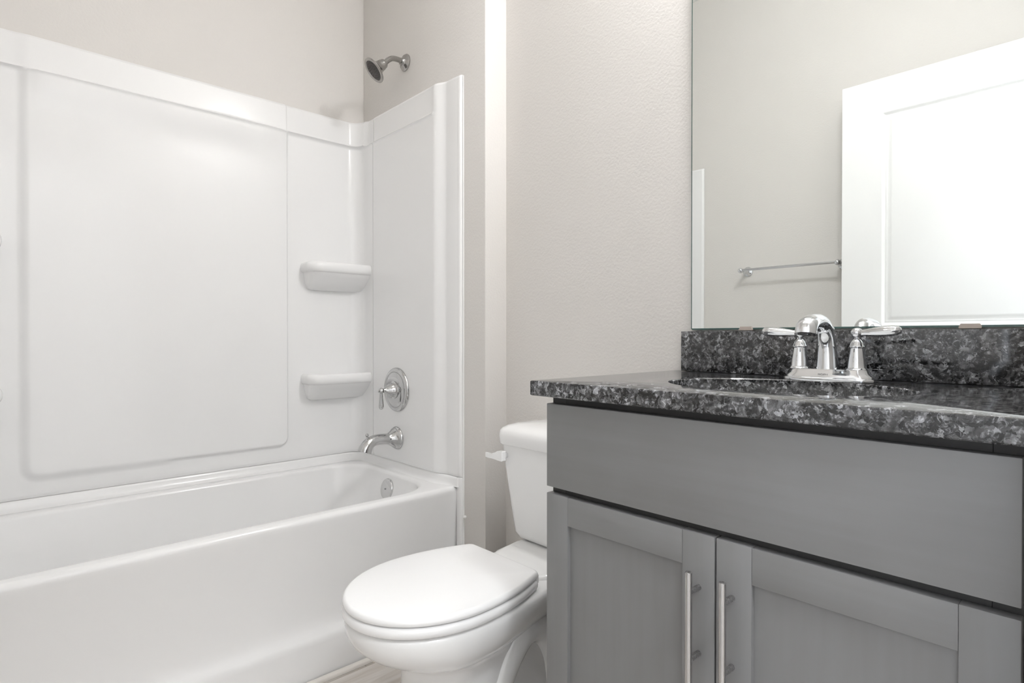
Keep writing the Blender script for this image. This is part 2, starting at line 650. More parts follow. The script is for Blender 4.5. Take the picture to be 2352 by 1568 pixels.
# low upstand round three sides, carrying the surround
up = []
yb, xs = YA - PB + 0.006, XB - PS + 0.008
upl = [(xs + 0.016, 1.679), (xs + 0.012, 1.6805), (xs + 0.010, 1.684), (xs + 0.010, 1.70), (xs + 0.008, 1.72), (xs + 0.004, 1.75), (xs, 1.78), (xs, 1.80), (xs, 1.84), (xs, 2.0), (xs, 2.2), (xs, yb - 0.06)]
for i in range(1, 9):
    a = PI / 2 * i / 8
    upl.append((xs - 0.06 + 0.06 * math.cos(a), yb - 0.06 + 0.06 * math.sin(a)))
upl = [(p[0], p[1]) for p in upl]
upl += [(XMID + 0.3, yb), (XMID, yb)]
upl += [(2 * XMID - p[0], p[1]) for p in upl[:-1][::-1]]
for (o, z) in ((0.030, RIM - 0.002), (0.022, RIM + 0.0005), (0.014, RIM + 0.004), (0.008, RIM + 0.012), (0.005, RIM + 0.024), (0.003, ZB - 0.003), (-0.001, ZB - 0.0012), (-0.016, ZB - 0.0012), (-0.016, RIM - 0.01)):
    row = []
    for k, (x, y) in enumerate(upl):
        nx, ny = 0.0, 0.0
        p0, p1 = upl[max(k - 1, 0)], upl[min(k + 1, len(upl) - 1)]
        tx, ty = p1[0] - p0[0], p1[1] - p0[1]
        L = math.hypot(tx, ty)
        nx, ny = -ty / L, tx / L            # towards the basin
        oo = o * (0.12 + 0.88 * smooth(1.69, 1.80, y)) if o > 0 else o
        row.append((min(max(x + nx * oo, TX0), TX1), min(y + ny * oo, TY1), z))
    up.append(row)
tub.grid(up)
# narrow tiling flange running up both front corners
for fx0, fx1 in ((XB - 0.0125, XB - 0.0008), (XD + 0.0008, XD + 0.0125)):
    tub.box(fx0, fx1, 1.6625, 1.690, 0.001, ZB - 0.001, 0.003, 3)
tubo = tub.build('bathtub', M['acrylic'], None, 50, at=(XMID, 2.03, 0))
tag(tubo, 'long white alcove bathtub with a plain apron, below the white surround', 'bathtub')
ov = MB()
on_ = Vector((-1, 0, 0.22)).normalized()
oc = Vector((IX1 - 0.019, 2.035, 0.432))
ov.lathe([(0, 0.041), (0.006, 0.041), (0.009, 0.039), (0.0115, 0.033), (0.0115, 0.0)], oc, on_, 48)
ovo = ov.build('overflow_cover', M['satin'], tubo, 30)
MB().lathe([(0.0, 0.0035), (0.0135, 0.0035), (0.0145, 0.002), (0.0145, 0)], oc, on_, 14).build('screw', M['ink'], ovo, 30)
ck = MB()
for i in range(8):
    pass
ck.tube([(XB - 0.0015, 1.662, z) for z in (0.012, 0.1, 0.2, 0.3, 0.4, 0.5)] + [(XB - 0.0015, 1.6615, z) for z in (0.6, 0.9, 1.2, 1.5, 1.8, 1.985)], [0.0035, 0.004, 0.0034, 0.0042, 0.0035, 0.004, 0.003, 0.0028, 0.0028, 0.0028, 0.0028, 0.002], 10)
ck.lathe([(-0.006, 0.0), (-0.004, 0.005), (0, 0.007), (0.004, 0.005), (0.006, 0.0)], (XB - 0.002, 1.652, 0.388), (0, 0, 1), 10)
struct('trim_2', ck, M['caulk'], 'white caulk line along the front edge of the end panel and tub', 60)

# ------------------------------------------------------------------ shower head, valve, tub spout
sh = thing('shower_head', 'small chrome shower head on a bent arm, high on the wall above the tub end', 'shower head', (XB, 2.045, 2.163))
MB().lathe([(0.0, 0.034), (0.004, 0.034), (0.008, 0.031), (0.012, 0.020), (0.016, 0.016), (0.024, 0.0145), (0.024, 0)], (XB, 2.045, 2.163), (-1, 0, 0), 40).build('wall_flange', M['head'], sh)
path = spline([(XB - 0.004, 2.045, 2.163), (1.262, 2.045, 2.1645), (1.236, 2.045, 2.160), (1.216, 2.045, 2.146), (1.203, 2.045, 2.131), (1.197, 2.045, 2.124)], 5)
MB().tube(path, [0.0105] * len(path), 20).build('arm', M['head'], sh, 60)
hd = Vector((-0.70, 0.16, -0.64)).normalized()
hc = Vector((1.203, 2.045, 2.132))
hb = MB().lathe([(0.0, 0.0), (0.0, 0.0115), (0.002, 0.0165), (0.006, 0.0185), (0.013, 0.0185), (0.0145, 0.0205), (0.022, 0.0215), (0.030, 0.0225), (0.038, 0.026), (0.046, 0.032), (0.052, 0.040), (0.056, 0.047),
                 (0.058, 0.0505), (0.061, 0.051), (0.063, 0.049), (0.0625, 0.040), (0.060, 0.0385), (0.060, 0.0)], hc, hd, 48).build('bell', M['head'], sh, 40)
fc = MB().lathe([(0.0595, 0.038), (0.0612, 0.038), (0.0622, 0.036), (0.0622, 0.0)], hc, hd, 40)
u_ = hd.orthogonal().normalized()
w_ = hd.cross(u_)
for rr, n in ((0.010, 6), (0.020, 12), (0.030, 18)):
    for i in range(n):
        a = 2 * PI * i / n
        c = hc + hd * 0.0618 + (u_ * math.cos(a) + w_ * math.sin(a)) * rr
        fc.lathe([(0, 0.0022), (0.0022, 0.0016), (0.0022, 0.0)], c, hd, 8)
tag(fc.build('spray_face', M['nozzle'], sh, 30), 'dark spray face')

XV = XB - PS - 0.0030            # surface of the side panel
va = thing('tub_valve', 'round chrome shower valve plate with a hanging lever, above the tub spout', 'valve', (XV, 2.055, 0.825))
MB().lathe([(0.0, 0.090), (0.004, 0.090), (0.009, 0.087), (0.0125, 0.081), (0.013, 0.074), (0.0115, 0.070), (0.0135, 0.066), (0.016, 0.050), (0.017, 0.0)], (XV, 2.055, 0.825), (-1, 0, 0), 64).build('escutcheon', M['fitting'], va)
MB().lathe([(0.012, 0.0), (0.012, 0.036), (0.020, 0.036), (0.023, 0.032), (0.026, 0.029), (0.032, 0.0275), (0.042, 0.021), (0.054, 0.013), (0.062, 0.0095), (0.066, 0.009), (0.066, 0)], (XV, 2.055, 0.825), (-1, 0, 0), 40).build('hub', M['fitting'], va)
lv = MB().lathe([(0.0, 0.0), (0.001, 0.005), (0.004, 0.009), (0.009, 0.0118), (0.014, 0.010), (0.018, 0.0065), (0.021, 0.007), (0.024, 0.0045), (0.0265, 0.0)], (XV - 0.0645, 2.055, 0.825), (-1, 0, 0), 24)
lv.tube([(XV - 0.0735, 2.0555, 0.822 - d) for d in (0.0, 0.012, 0.024, 0.040, 0.055, 0.066, 0.071, 0.0725)], [0.0055, 0.0055, 0.0065, 0.0085, 0.0098, 0.0092, 0.006, 0.001], 32, lobes=8, lobe_amp=0.05)
lv.build('lever', M['fitting'], va, 40)

sp = thing('tub_spout', 'chrome tub spout with a pull-up diverter knob, below the valve plate', 'spout', (XV, 2.055, 0.628))
MB().lathe([(0.0, 0.0), (0.0, 0.0455), (0.004, 0.0465), (0.009, 0.0445), (0.012, 0.041), (0.016, 0.0405), (0.019, 0.037), (0.030, 0.030), (0.040, 0.0245), (0.046, 0.0225), (0.046, 0)], (XV, 2.055, 0.628), (-1, 0, 0), 48).build('wall_flange', M['fitting'], sp)
path = spline([(XV - 0.03, 2.055, 0.628), (XV - 0.06, 2.055, 0.630), (XV - 0.09, 2.055, 0.631), (XV - 0.115, 2.055, 0.627), (XV - 0.133, 2.055, 0.615), (XV - 0.143, 2.055, 0.600), (XV - 0.148, 2.055, 0.588)], 5)
n = len(path)
spb = MB().tube(path, [0.0215 + 0.0060 * smooth(0.35, 1.0, i / (n - 1)) for i in range(n)], 28)
spb.build('body', M['fitting'], sp, 50)
MB().lathe([(0.0, 0.0), (0.0, 0.0065), (0.004, 0.0065), (0.006, 0.004), (0.012, 0.0038), (0.014, 0.0062), (0.018, 0.0078), (0.022, 0.0068), (0.025, 0.003), (0.0255, 0.0)], (XV - 0.133, 2.055, 0.636), (-0.22, 0, 1), 24).build('diverter_knob', M['fitting'], sp)

# ------------------------------------------------------------------ toilet
TYc = 1.186
to = thing('toilet', 'white two-piece toilet with the lid closed, between the vanity and the bathtub', 'toilet', (1.0, TYc, 0.0))


def seat_outline(z, grow=0.0, xback=1.068, r=0.016, n=26):
    """egg shaped outline, blunt at the back"""
    pts = []
    xf, xc, b = 0.607, 0.835, 0.190
    a = xc - xf + grow
    bb = b + grow
    for i in range(2 * n + 1):                      # front half ellipse from +y round the tip to -y
        t = PI / 2 + PI * i / (2 * n)
        pts.append((xc + a * math.cos(t), TYc + bb * math.sin(t), z))
    xb = xback + grow

    def w(x):
        return bb - 0.053 * ((x - xc) / (1.068 - xc)) ** 2
    side = []
    m = 14
    for i in range(1, m + 1):
        x = xc + (xb - r - xc) * i / m
        side.append((x, w(x)))
    wr_ = w(xb - r)
    for i in range(1, 7):
        t = PI / 2 * i / 6
        side.append((xb - r + r * math.sin(t), wr_ - r * (1 - math.cos(t)) - 0.003 * math.sin(t)))
    lo = [(x, TYc - y, z) for x, y in side]
    hi = [(x, TYc + y, z) for x, y in side][::-1]
    return pts + lo + hi


def dome(ring, z, k):
    cx = sum(p[0] for p in ring) / len(ring)
    return [(cx + (p[0] - cx) * k, TYc + (p[1] - TYc) * k, z) for p in ring]


lid = MB()
base = seat_outline(0.0)
rings = [dome(seat_outline(0, -0.008), 0.4195, 1.0), [(p[0], p[1], 0.4200) for p in seat_outline(0, -0.002)]]
for i in range(7):
    a = PI * 0.5 * i / 6
    rings.append([(p[0], p[1], 0.4245 + 0.0125 * math.sin(a)) for p in seat_outline(0, -0.010 * (1 - math.cos(a)))])
for k, z in ((0.90, 0.4385), (0.70, 0.4405), (0.45, 0.4415), (0.15, 0.442)):
    rings.append([(p[0], p[1], z) for p in dome(seat_outline(0, -0.010), z, k)])
lid.loft(rings)
lid.build('lid', M['plastic'], to, 40)
st = MB()
rings = []
for i in range(9):
    a = -PI / 2 + PI * i / 8
    rings.append([(p[0], p[1], 0.4035 + 0.0125 * math.sin(a)) for p in seat_outline(0, 0.002 - 0.009 * (1 - math.cos(a)), 1.062)])
st.loft(rings)
st.build('seat', M['plastic'], to, 40)
for s in (-1, 1):
    hb = MB().box(1.050, 1.084, TYc + s * 0.098 - 0.024, TYc + s * 0.098 + 0.024, 0.393, 0.4185, 0.005, 3)
    hb.build('hinge', M['plastic'], to, 40)
for (x, y) in ((0.80, TYc - 0.165), (0.80, TYc + 0.165), (0.98, TYc - 0.12), (0.98, TYc + 0.12)):
    MB().box(x - 0.009, x + 0.009, y - 0.006, y + 0.006, 0.3855, 0.3925, 0.0015, 1).build('bumper', M['plastic'], to, 40)


def bowl_ring(z, xf, xb, half, xc, rear):
    """ring with an elliptical front and a narrower straight-sided rear"""
    pts = []
    n = 26
    for i in range(2 * n + 1):
        t = PI / 2 + PI * i / (2 * n)
        pts.append((xc + (xc - xf) * math.cos(t), TYc + half * math.sin(t), z))
    side = []
    for i in range(1, 15):
        k = i / 14
        x = xc + (xb - 0.02 - xc) * k
        side.append((x, half + (rear - half) * smooth(0, 1, k)))
    for i in range(1, 7):
        t = PI / 2 * i / 6
        side.append((xb - 0.02 + 0.02 * math.sin(t), rear - 0.02 * (1 - math.cos(t))))
    lo = [(x, TYc - y, z) for x, y in side]
    hi = [(x, TYc + y, z) for x, y in side][::-1]
    return pts + lo + hi


bw = MB()
br = [  # z, front, back, half width, centre of the widest place, rear half width
    (0.000, 0.744, 1.250, 0.122, 0.870, 0.105), (0.012, 0.744, 1.250, 0.122, 0.870, 0.105), (0.026, 0.752, 1.245, 0.114, 0.870, 0.088),
    (0.080, 0.757, 1.235, 0.111, 0.872, 0.080), (0.180, 0.757, 1.230, 0.111, 0.872, 0.080), (0.225, 0.757, 1.230, 0.112, 0.872, 0.080),
    (0.240, 0.755, 1.232, 0.114, 0.870, 0.080), (0.249, 0.751, 1.234, 0.117, 0.868, 0.080), (0.262, 0.744, 1.235, 0.122, 0.866, 0.074), (0.274, 0.716, 1.24, 0.137, 0.858, 0.082),
    (0.291, 0.682, 1.25, 0.156, 0.848, 0.095), (0.311, 0.650, 1.27, 0.172, 0.840, 0.110), (0.334, 0.626, 1.30, 0.183, 0.836, 0.120), (0.356, 0.614, 1.34, 0.1875, 0.835, 0.122),
    (0.372, 0.612, 1.372, 0.188, 0.835, 0.122), (0.380, 0.613, 1.372, 0.187, 0.835, 0.120), (0.386, 0.616, 1.372, 0.183, 0.835, 0.118), (0.388, 0.624, 1.366, 0.175, 0.835, 0.112)]
bw.loft([bowl_ring(*r) for r in br])
# raised deck under the tank
bw.loft([rrect(1.085, 1.382, TYc - 0.118, TYc + 0.118, 0.05, 0.380, 8), rrect(1.092, 1.384, TYc - 0.117, TYc + 0.117, 0.05, 0.392, 8),
         rrect(1.110, 1.384, TYc - 0.116, TYc + 0.116, 0.05, 0.402, 8), rrect(1.150, 1.384, TYc - 0.114, TYc + 0.114, 0.04, 0.4055, 8), rrect(1.185, 1.380, TYc - 0.112, TYc + 0.112, 0.04, 0.410, 8)])
# trapway bulging out of both flanks
for s in (-1, 1):
    path = spline([(0.90, TYc + s * 0.070, 0.085), (0.955, TYc + s * 0.078, 0.135), (1.005, TYc + s * 0.080, 0.215), (1.065, TYc + s * 0.078, 0.262), (1.13, TYc + s * 0.074, 0.245),
                   (1.175, TYc + s * 0.070, 0.175), (1.19, TYc + s * 0.066, 0.085), (1.195, TYc + s * 0.062, 0.02)], 5)
    bw.tube(path, [0.042] * len(path), 18)
bw.build('bowl', M['porcelain'], to, 55)
for s in (-1, 1):
    MB().lathe([(0, 0.017), (0.010, 0.016), (0.016, 0.011), (0.018, 0.0)], (1.085, TYc + s * 0.104, 0.006), (0, 0, 1), 20).build('bolt_cap', M['porcelain'], to)


def tank_ring(z, xf, half, r, bow):
    """rounded rectangle whose front bows out"""
    pts = rrect(xf, 1.386, TYc - half, TYc + half, r, z, 10)
    out = []
    for x, y, zz in pts:
        k = (1.386 - x) / (1.386 - xf)
        out.append((x + bow * k * ((y - TYc) / half) ** 2, y, zz))
    return out


tk = MB().loft([tank_ring(0.4125, 1.250, 0.126, 0.04, 0.012), tank_ring(0.414, 1.238, 0.138, 0.04, 0.012), tank_ring(0.420, 1.229, 0.148, 0.04, 0.012), tank_ring(0.436, 1.222, 0.155, 0.04, 0.012), tank_ring(0.52, 1.213, 0.164, 0.04, 0.012),
                tank_ring(0.62, 1.204, 0.176, 0.04, 0.012), tank_ring(0.705, 1.198, 0.186, 0.04, 0.012)])
tk.build('tank', M['porcelain'], to, 50)
tl = MB().loft([tank_ring(0.7055, 1.195, 0.183, 0.04, 0.014), tank_ring(0.707, 1.188, 0.190, 0.045, 0.014), tank_ring(0.711, 1.186, 0.192, 0.045, 0.014), tank_ring(0.736, 1.185, 0.193, 0.045, 0.014), tank_ring(0.749, 1.187, 0.191, 0.045, 0.014), tank_ring(0.757, 1.193, 0.185, 0.045, 0.014),
                tank_ring(0.764, 1.204, 0.172, 0.045, 0.014), tank_ring(0.770, 1.225, 0.150, 0.04, 0.012), tank_ring(0.774, 1.258, 0.110, 0.03, 0.01), tank_ring(0.775, 1.30, 0.05, 0.01, 0.005)])
tl.build('tank_lid', M['porcelain'], to, 60)
fl = MB()
fl.box(1.190, 1.222, 1.322, 1.338, 0.666, 0.682, 0.004, 3)
fl.loft([[(1.180, 1.316, 0.661), (1.192, 1.316, 0.661), (1.192, 1.316, 0.688), (1.180, 1.316, 0.688)],
         [(1.177, 1.319, 0.659), (1.194, 1.319, 0.659), (1.194, 1.319, 0.690), (1.177, 1.319, 0.690)],
         [(1.177, 1.340, 0.660), (1.194, 1.340, 0.660), (1.194, 1.340, 0.688), (1.177, 1.340, 0.688)],
         [(1.177, 1.346, 0.661), (1.192, 1.346, 0.661), (1.192, 1.346, 0.682), (1.177, 1.346, 0.684)],
         [(1.177, 1.364, 0.662), (1.189, 1.364, 0.662), (1.189, 1.364, 0.678), (1.177, 1.364, 0.678)],
         [(1.176, 1.382, 0.662), (1.188, 1.382, 0.662), (1.188, 1.382, 0.675), (1.176, 1.382, 0.676)],
         [(1.174, 1.391, 0.664), (1.186, 1.390, 0.664), (1.186, 1.390, 0.676), (1.174, 1.391, 0.678)]])
fl.build('flush_lever', M['plastic'], to, 30)

# ------------------------------------------------------------------ vanity cabinet
CF = 0.884                       # face frame
vc = thing('vanity_cabinet', 'grey stained vanity cabinet with two doors under the granite countertop', 'cabinet', (1.13, 0.455, 0.0))
VY0, VY1 = 0.078, 0.829
ca = MB()
ca.box(CF + 0.018, 1.394, VY0, VY0 + 0.016, 0.10, 0.917)
ca.box(CF + 0.018, 1.394, VY1 - 0.016, VY1, 0.0, 0.917, 0.001, 1)
ca.box(CF + 0.018, 1.394, VY0 + 0.016, VY1 - 0.016, 0.10, 0.116)
ca.box(1.384, 1.394, VY0 + 0.016, VY1 - 0.016, 0.116, 0.917)
ca.build('carcass', M['wood_v'], vc, 30)
ff = MB()
ff.box(CF, CF + 0.018, VY0, VY0 + 0.038, 0.10, 0.917, 0.001, 1)
ff.box(CF, CF + 0.018, VY1 - 0.038, VY1, 0.10, 0.917, 0.001, 1)
ff.box(CF, CF + 0.018, VY0 + 0.038, VY1 - 0.038, 0.880, 0.917)
ff.box(CF, CF + 0.018, VY0 + 0.038, VY1 - 0.038, 0.700, 0.745)
ff.box(CF, CF + 0.018, VY0 + 0.038, VY1 - 0.038, 0.10, 0.14)
ff.build('face_frame', M['dark'], vc, 30)
MB().box(0.955, 0.972, VY0 + 0.016, VY1 - 0.016, 0.0, 0.10).build('toe_kick', M['dark'], vc, 30)
MB().box(0.864, CF - 0.0005, 0.087, 0.828, 0.733, 0.9035, 0.0015, 2).build('drawer_front', M['wood_h'], vc, 30)
for k, (y0, y1, py, dz) in enumerate(((0.4575, 0.828, 0.4845, 0.0), (0.087, 0.4545, 0.4275, 0.001))):
    d = MB()
    RW = 0.0575
    z0, z1 = 0.118, 0.7195
    fx = 0.864
    # stiles and rails as one frame with a small eased edge, the flat panel set back
    d.box(fx, CF - 0.0005, y0, y0 + RW, z0, z1, 0.0015, 2)
    d.box(fx, CF - 0.0005, y1 - RW, y1, z0, z1, 0.0015, 2)
    d.box(fx + 0.0003, CF - 0.0008, y0 + RW, y1 - RW, z1 - RW, z1 - 0.0006, 0.0012, 2, 1)
    d.box(fx + 0.0003, CF - 0.0008, y0 + RW, y1 - RW, z0 + 0.0006, z0 + RW, 0.0012, 2, 1)
    dr = d.build('door', [M['wood_v'], M['wood_h']], vc, 30)
    pn = MB().box(fx + 0.009, CF - 0.004, y0 + RW - 0.006, y1 - RW + 0.006, z0 + RW - 0.006, z1 - RW + 0.006)
    pn.build('panel', M['wood_v'], dr, 30)
    h = MB()
    h.lathe([(0.0, 0.0), (0.0, 0.0045), (0.001, 0.0058), (0.180, 0.0058), (0.181, 0.0045), (0.181, 0.0)], (0.832, py, 0.485 + dz), (0, 0, 1), 28)
    for pz in (0.524, 0.632):
        h.lathe([(0.0, 0.0), (0.0, 0.0048), (0.031, 0.0048), (0.031, 0.0)], (0.833, py, pz + dz), (1, 0, 0), 20)
    tag(h.build('handle', M['steel'], dr, 40), 'brushed nickel bar pull')

# ------------------------------------------------------------------ countertop, backsplash, sink
SX, SY, SA, SB = 1.095, 0.449, 0.163, 0.213     # oval cut-out
CX0, CX1, CY0, CY1 = 0.844, XC - 0.0015, 0.068, 0.856
ZT0, ZT1 = 0.919, 0.950


def rect_ring(z, inset=0.0):
    """outer edge sampled at the angles of the oval, with the corners hit exactly"""
    x0, x1, y0, y1 = CX0 + inset, CX1 - inset, CY0 + inset, CY1 - inset
    pts = []
    for a in ANG:
        dx, dy = math.cos(a), math.sin(a)
        ts = []
        if abs(dx) > 1e-9:
            ts.append(((x1 if dx > 0 else x0) - SX) / dx)
        if abs(dy) > 1e-9:
            ts.append(((y1 if dy > 0 else y0) - SY) / dy)
        t = min(q for q in ts if q > 0)
        pts.append((SX + dx * t, SY + dy * t, z))
    return pts


ANG = [2 * PI * i / 96 for i in range(96)]
for cxx in (CX0, CX1):
    for cyy in (CY0, CY1):
        a = math.atan2(cyy - SY, cxx - SX) % (2 * PI)
        ANG.append(a)
ANG = sorted(set(ANG))


def oval_ring(z, g=0.0):
    out = []
    for a in ANG:
        dx, dy = math.cos(a), math.sin(a)
        t = 1 / math.sqrt((dx / (SA + g)) ** 2 + (dy / (SB + g)) ** 2)
        out.append((SX + dx * t, SY + dy * t, z))
    return out


ct = MB()
ct.loft([oval_ring(ZT0), oval_ring(ZT1 - 0.002), oval_ring(ZT1, 0.002), rect_ring(ZT1, 0.0025), rect_ring(ZT1 - 0.0008, 0.0008), rect_ring(ZT1 - 0.0025), rect_ring(ZT0 + 0.002), rect_ring(ZT0, 0.002), oval_ring(ZT0)], False, False)
cto = ct.build('countertop', M['granite'], None, 30, at=(SX, SY, ZT0))
tag(cto, 'polished black and grey granite countertop with an oval sink opening', 'countertop')
bs = MB().box(XC - 0.0225, XC - 0.001, CY0, 0.825, ZT1 + 0.0005, 1.055, 0.0015, 2)
tag(bs.build('backsplash', M['granite'], None, 30, at=(XC - 0.01, 0.45, ZT1)), 'low upright granite strip behind the faucet, under the mirror', 'backsplash')
sk = MB()
rr = [(ZT0 - 0.0005, 0.02), (ZT0 - 0.0005, 0.004), (ZT0 - 0.010, -0.002), (ZT0 - 0.05, -0.012), (ZT0 - 0.10, -0.035), (ZT0 - 0.135, -0.075), (ZT0 - 0.148, -0.115), (ZT0 - 0.150, -0.140)]
rings = [oval_ring(z, g) for z, g in rr]
sk.loft(rings, False, True)
outer = [oval_ring(ZT0 - 0.0005, 0.02), oval_ring(ZT0 - 0.012, 0.02), oval_ring(ZT0 - 0.02, 0.006), oval_ring(ZT0 - 0.10, -0.022), oval_ring(ZT0 - 0.145, -0.06), oval_ring(ZT0 - 0.160, -0.12)]
sk.loft(outer, False, True)
tag(sk.build('sink_basin', M['porcelain'], None, 40, at=(SX, SY, ZT0 - 0.15)), 'white oval basin under the countertop opening', 'sink')

# ------------------------------------------------------------------ basin faucet
FX, FYc = 1.290, 0.435
fa = thing('basin_faucet', 'chrome two-handle basin faucet standing on the granite countertop', 'faucet', (FX, FYc, ZT1))


def stadium(z, hl, hw, n=20):
    pts = []
    for i in range(n + 1):
        a = PI * i / n
        pts.append((FX + hw * math.cos(a), FYc - 0.003 + (hl - hw) + hw * math.sin(a), z))
    for i in range(n + 1):
        a = PI + PI * i / n
        pts.append((FX + hw * math.cos(a), FYc - 0.003 - (hl - hw) + hw * math.sin(a), z))
    return pts


MB().loft([stadium(0.9502, 0.088, 0.0305), stadium(0.954, 0.089, 0.0315), stadium(0.9565, 0.088, 0.0305), stadium(0.9575, 0.084, 0.028), stadium(0.9605, 0.083, 0.0275), stadium(0.966, 0.076, 0.0245), stadium(0.972, 0.0735, 0.0225), stadium(0.9745, 0.072, 0.021)]).build('base', M['chrome'], fa, 40)
for s in (1, -1):
    y = FYc + s * 0.0545
    hh = MB().lathe([(0.0, 0.0), (0.0, 0.0200), (0.002, 0.0200), (0.004, 0.0180), (0.006, 0.0172), (0.020, 0.0158), (0.036, 0.0132), (0.044, 0.0118), (0.0455, 0.0140), (0.0475, 0.0142), (0.049, 0.0130), (0.054, 0.0115), (0.059, 0.0085),
                     (0.062, 0.0058), (0.0655, 0.0062), (0.068, 0.0092), (0.073, 0.0112), (0.078, 0.0106), (0.082, 0.0078), (0.0845, 0.0035), (0.085, 0.0)], (FX, y, 0.9735), (0, 0, 1), 36)
    ho = hh.build('handle_post', M['chrome'], fa, 40)
    L = [0.006, 0.012, 0.02, 0.034, 0.049, 0.062, 0.071, 0.076, 0.0775]
    R = [0.0058, 0.0058, 0.0068, 0.0085, 0.0098, 0.0098, 0.0085, 0.0055, 0.001]
    lv = MB().tube([(FX - 0.006 * (d / 0.07), y + s * d, 1.0475 + 0.005 * (d / 0.07)) for d in L], R, 40, up=(0, 0, 1), flat=[1.0, 1.0, 1.1, 1.2, 1.25, 1.25, 1.2, 1.1, 1.0], lobes=8, lobe_amp=0.06)
    lv.build('lever', M['chrome'], ho, 40)
ctrl = [(1.291, 0.0, 0.968), (1.2905, 0.0, 0.990), (1.288, 0.0, 1.018), (1.281, 0.0, 1.045), (1.265, 0.0, 1.0635), (1.242, 0.0, 1.0705), (1.217, 0.0, 1.0700), (1.196, 0.0, 1.0665), (1.180, 0.0, 1.0585), (1.1755, 0.0, 1.0455)]
path = [(p[0], FYc, p[2]) for p in spline(ctrl, 5)]
n = len(path)
rad = [0.0215 - 0.0060 * smooth(0.0, 0.35, i / (n - 1)) + 0.0045 * smooth(0.45, 0.95, i / (n - 1)) for i in range(n)]
rad[0] += 0.003
fsp = MB().tube(path, rad, 36, flat=[1.0 - 0.12 * smooth(0.3, 0.9, i / (n - 1)) for i in range(n)])
fso = fsp.build('spout', M['chrome'], fa, 50)
e0, e1 = Vector(path[-2]), Vector(path[-1])
MB().lathe([(-0.004, 0.0125), (0.001, 0.0125), (0.001, 0.010), (-0.0005, 0.0098), (-0.0005, 0.0)], e1, e1 - e0, 28).build('aerator', M['nozzle'], fso, 30)
MB().lathe([(0.0, 0.003), (0.074, 0.003), (0.076, 0.0048), (0.080, 0.0062), (0.085, 0.0055), (0.088, 0.003), (0.0885, 0.0)], (FX + 0.022, FYc, 0.974), (0, 0, 1), 20).build('lift_rod', M['chrome'], fa)
tx = bpy.data.curves.new('lettering', 'FONT')
tx.body = 'MOEN'
tx.size = 0.006
tx.align_x = 'CENTER'
tx.extrude = 0.0001
tx.space_character = 1.15
tmp = bpy.data.objects.new('lettering', tx)
me_ = bpy.data.meshes.new_from_object(tmp)
bpy.data.objects.remove(tmp)
bpy.data.curves.remove(tx)
to_ = bpy.data.objects.new('lettering', me_)
scene.collection.objects.link(to_)
to_.data.materials.clear()
to_.data.materials.append(M['ink'])
to_.rotation_euler = (math.radians(90 - 18), 0, -PI / 2)
to_.location = (-0.0271, 0.0, 0.0120)
to_.parent = fa

# ------------------------------------------------------------------ mirror and its clips
mi = MB()
MX, MT = XC - 0.004, 0.006
mi.box(MX - MT, MX, 0.066, 0.8, 1.0625, 2.45)
mi.box(MX - MT, MX, 0.80005, 0.8022, 1.0605, 2.45)
mi.box(MX - MT, MX, 0.066, 0.80005, 1.0585, 1.06245)
mo = mi.build('wall_mirror', [M['edge'], M['mirror']], None, 0, at=(MX, 0.45, 1.0615))
for p in mo.data.polygons:
    if p.normal.x < -0.9 and p.area > 0.1:
        p.material_index = 1
tag(mo, 'large frameless rectangular mirror on the wall above the granite backsplash', 'mirror')
for k, (yc, lab) in enumerate(((0.6535, 'small clear plastic clip under the mirror edge, left of the faucet'), (0.2165, 'small clear plastic clip under the mirror edge, right of the faucet'))):
    c = MB()
    c.loft([[(MX - MT - 0.0035, yc + s * 0.0175, 1.0565), (MX - 0.0005, yc + s * 0.0175, 1.0565), (MX - 0.0005, yc + s * 0.0175, 1.0605), (MX - MT - 0.0005, yc + s * 0.0175, 1.0605), (MX - MT - 0.0005, yc + s * 0.0145, 1.0655), (MX - MT - 0.003, yc + s * 0.0135, 1.0655)] for s in (-1, 1)])
    co = c.build('mirror_clip', M['clip'], None, 30, at=(MX - MT, yc, 1.0565))
    tag(co, lab, 'clip', 'mirror clips')

# ------------------------------------------------------------------ towel bar on the wall opposite the mirror
BX, BZ = XD + 0.085, 1.388
tb = thing('towel_bar', 'thin chrome towel bar on the wall, seen in the mirror beside the door', 'towel bar', (XD, 1.18, BZ))
path_y = (0.948, 1.412)
MB().lathe([(0, 0.0068), (path_y[1] - path_y[0], 0.0068)], (BX, path_y[0], BZ), (0, 1, 0), 20).build('bar', M['chrome'], tb)
for y in path_y:
    MB().lathe([(0.0005, 0.026), (0.004, 0.026), (0.008, 0.023), (0.012, 0.015), (0.020, 0.010), (0.060, 0.0085), (0.072, 0.0095), (0.078, 0.0125), (0.086, 0.0135), (0.094, 0.0115), (0.099, 0.006), (0.100, 0.0)], (XD, y, BZ - 0.002), (1, 0, 0), 28).build('post', M['chrome'], tb)

# ------------------------------------------------------------------ the open door, seen in the mirror
DXF, DTH, DW0, DW1, DH = -0.080, 0.035, 0.068, 0.905, 2.148


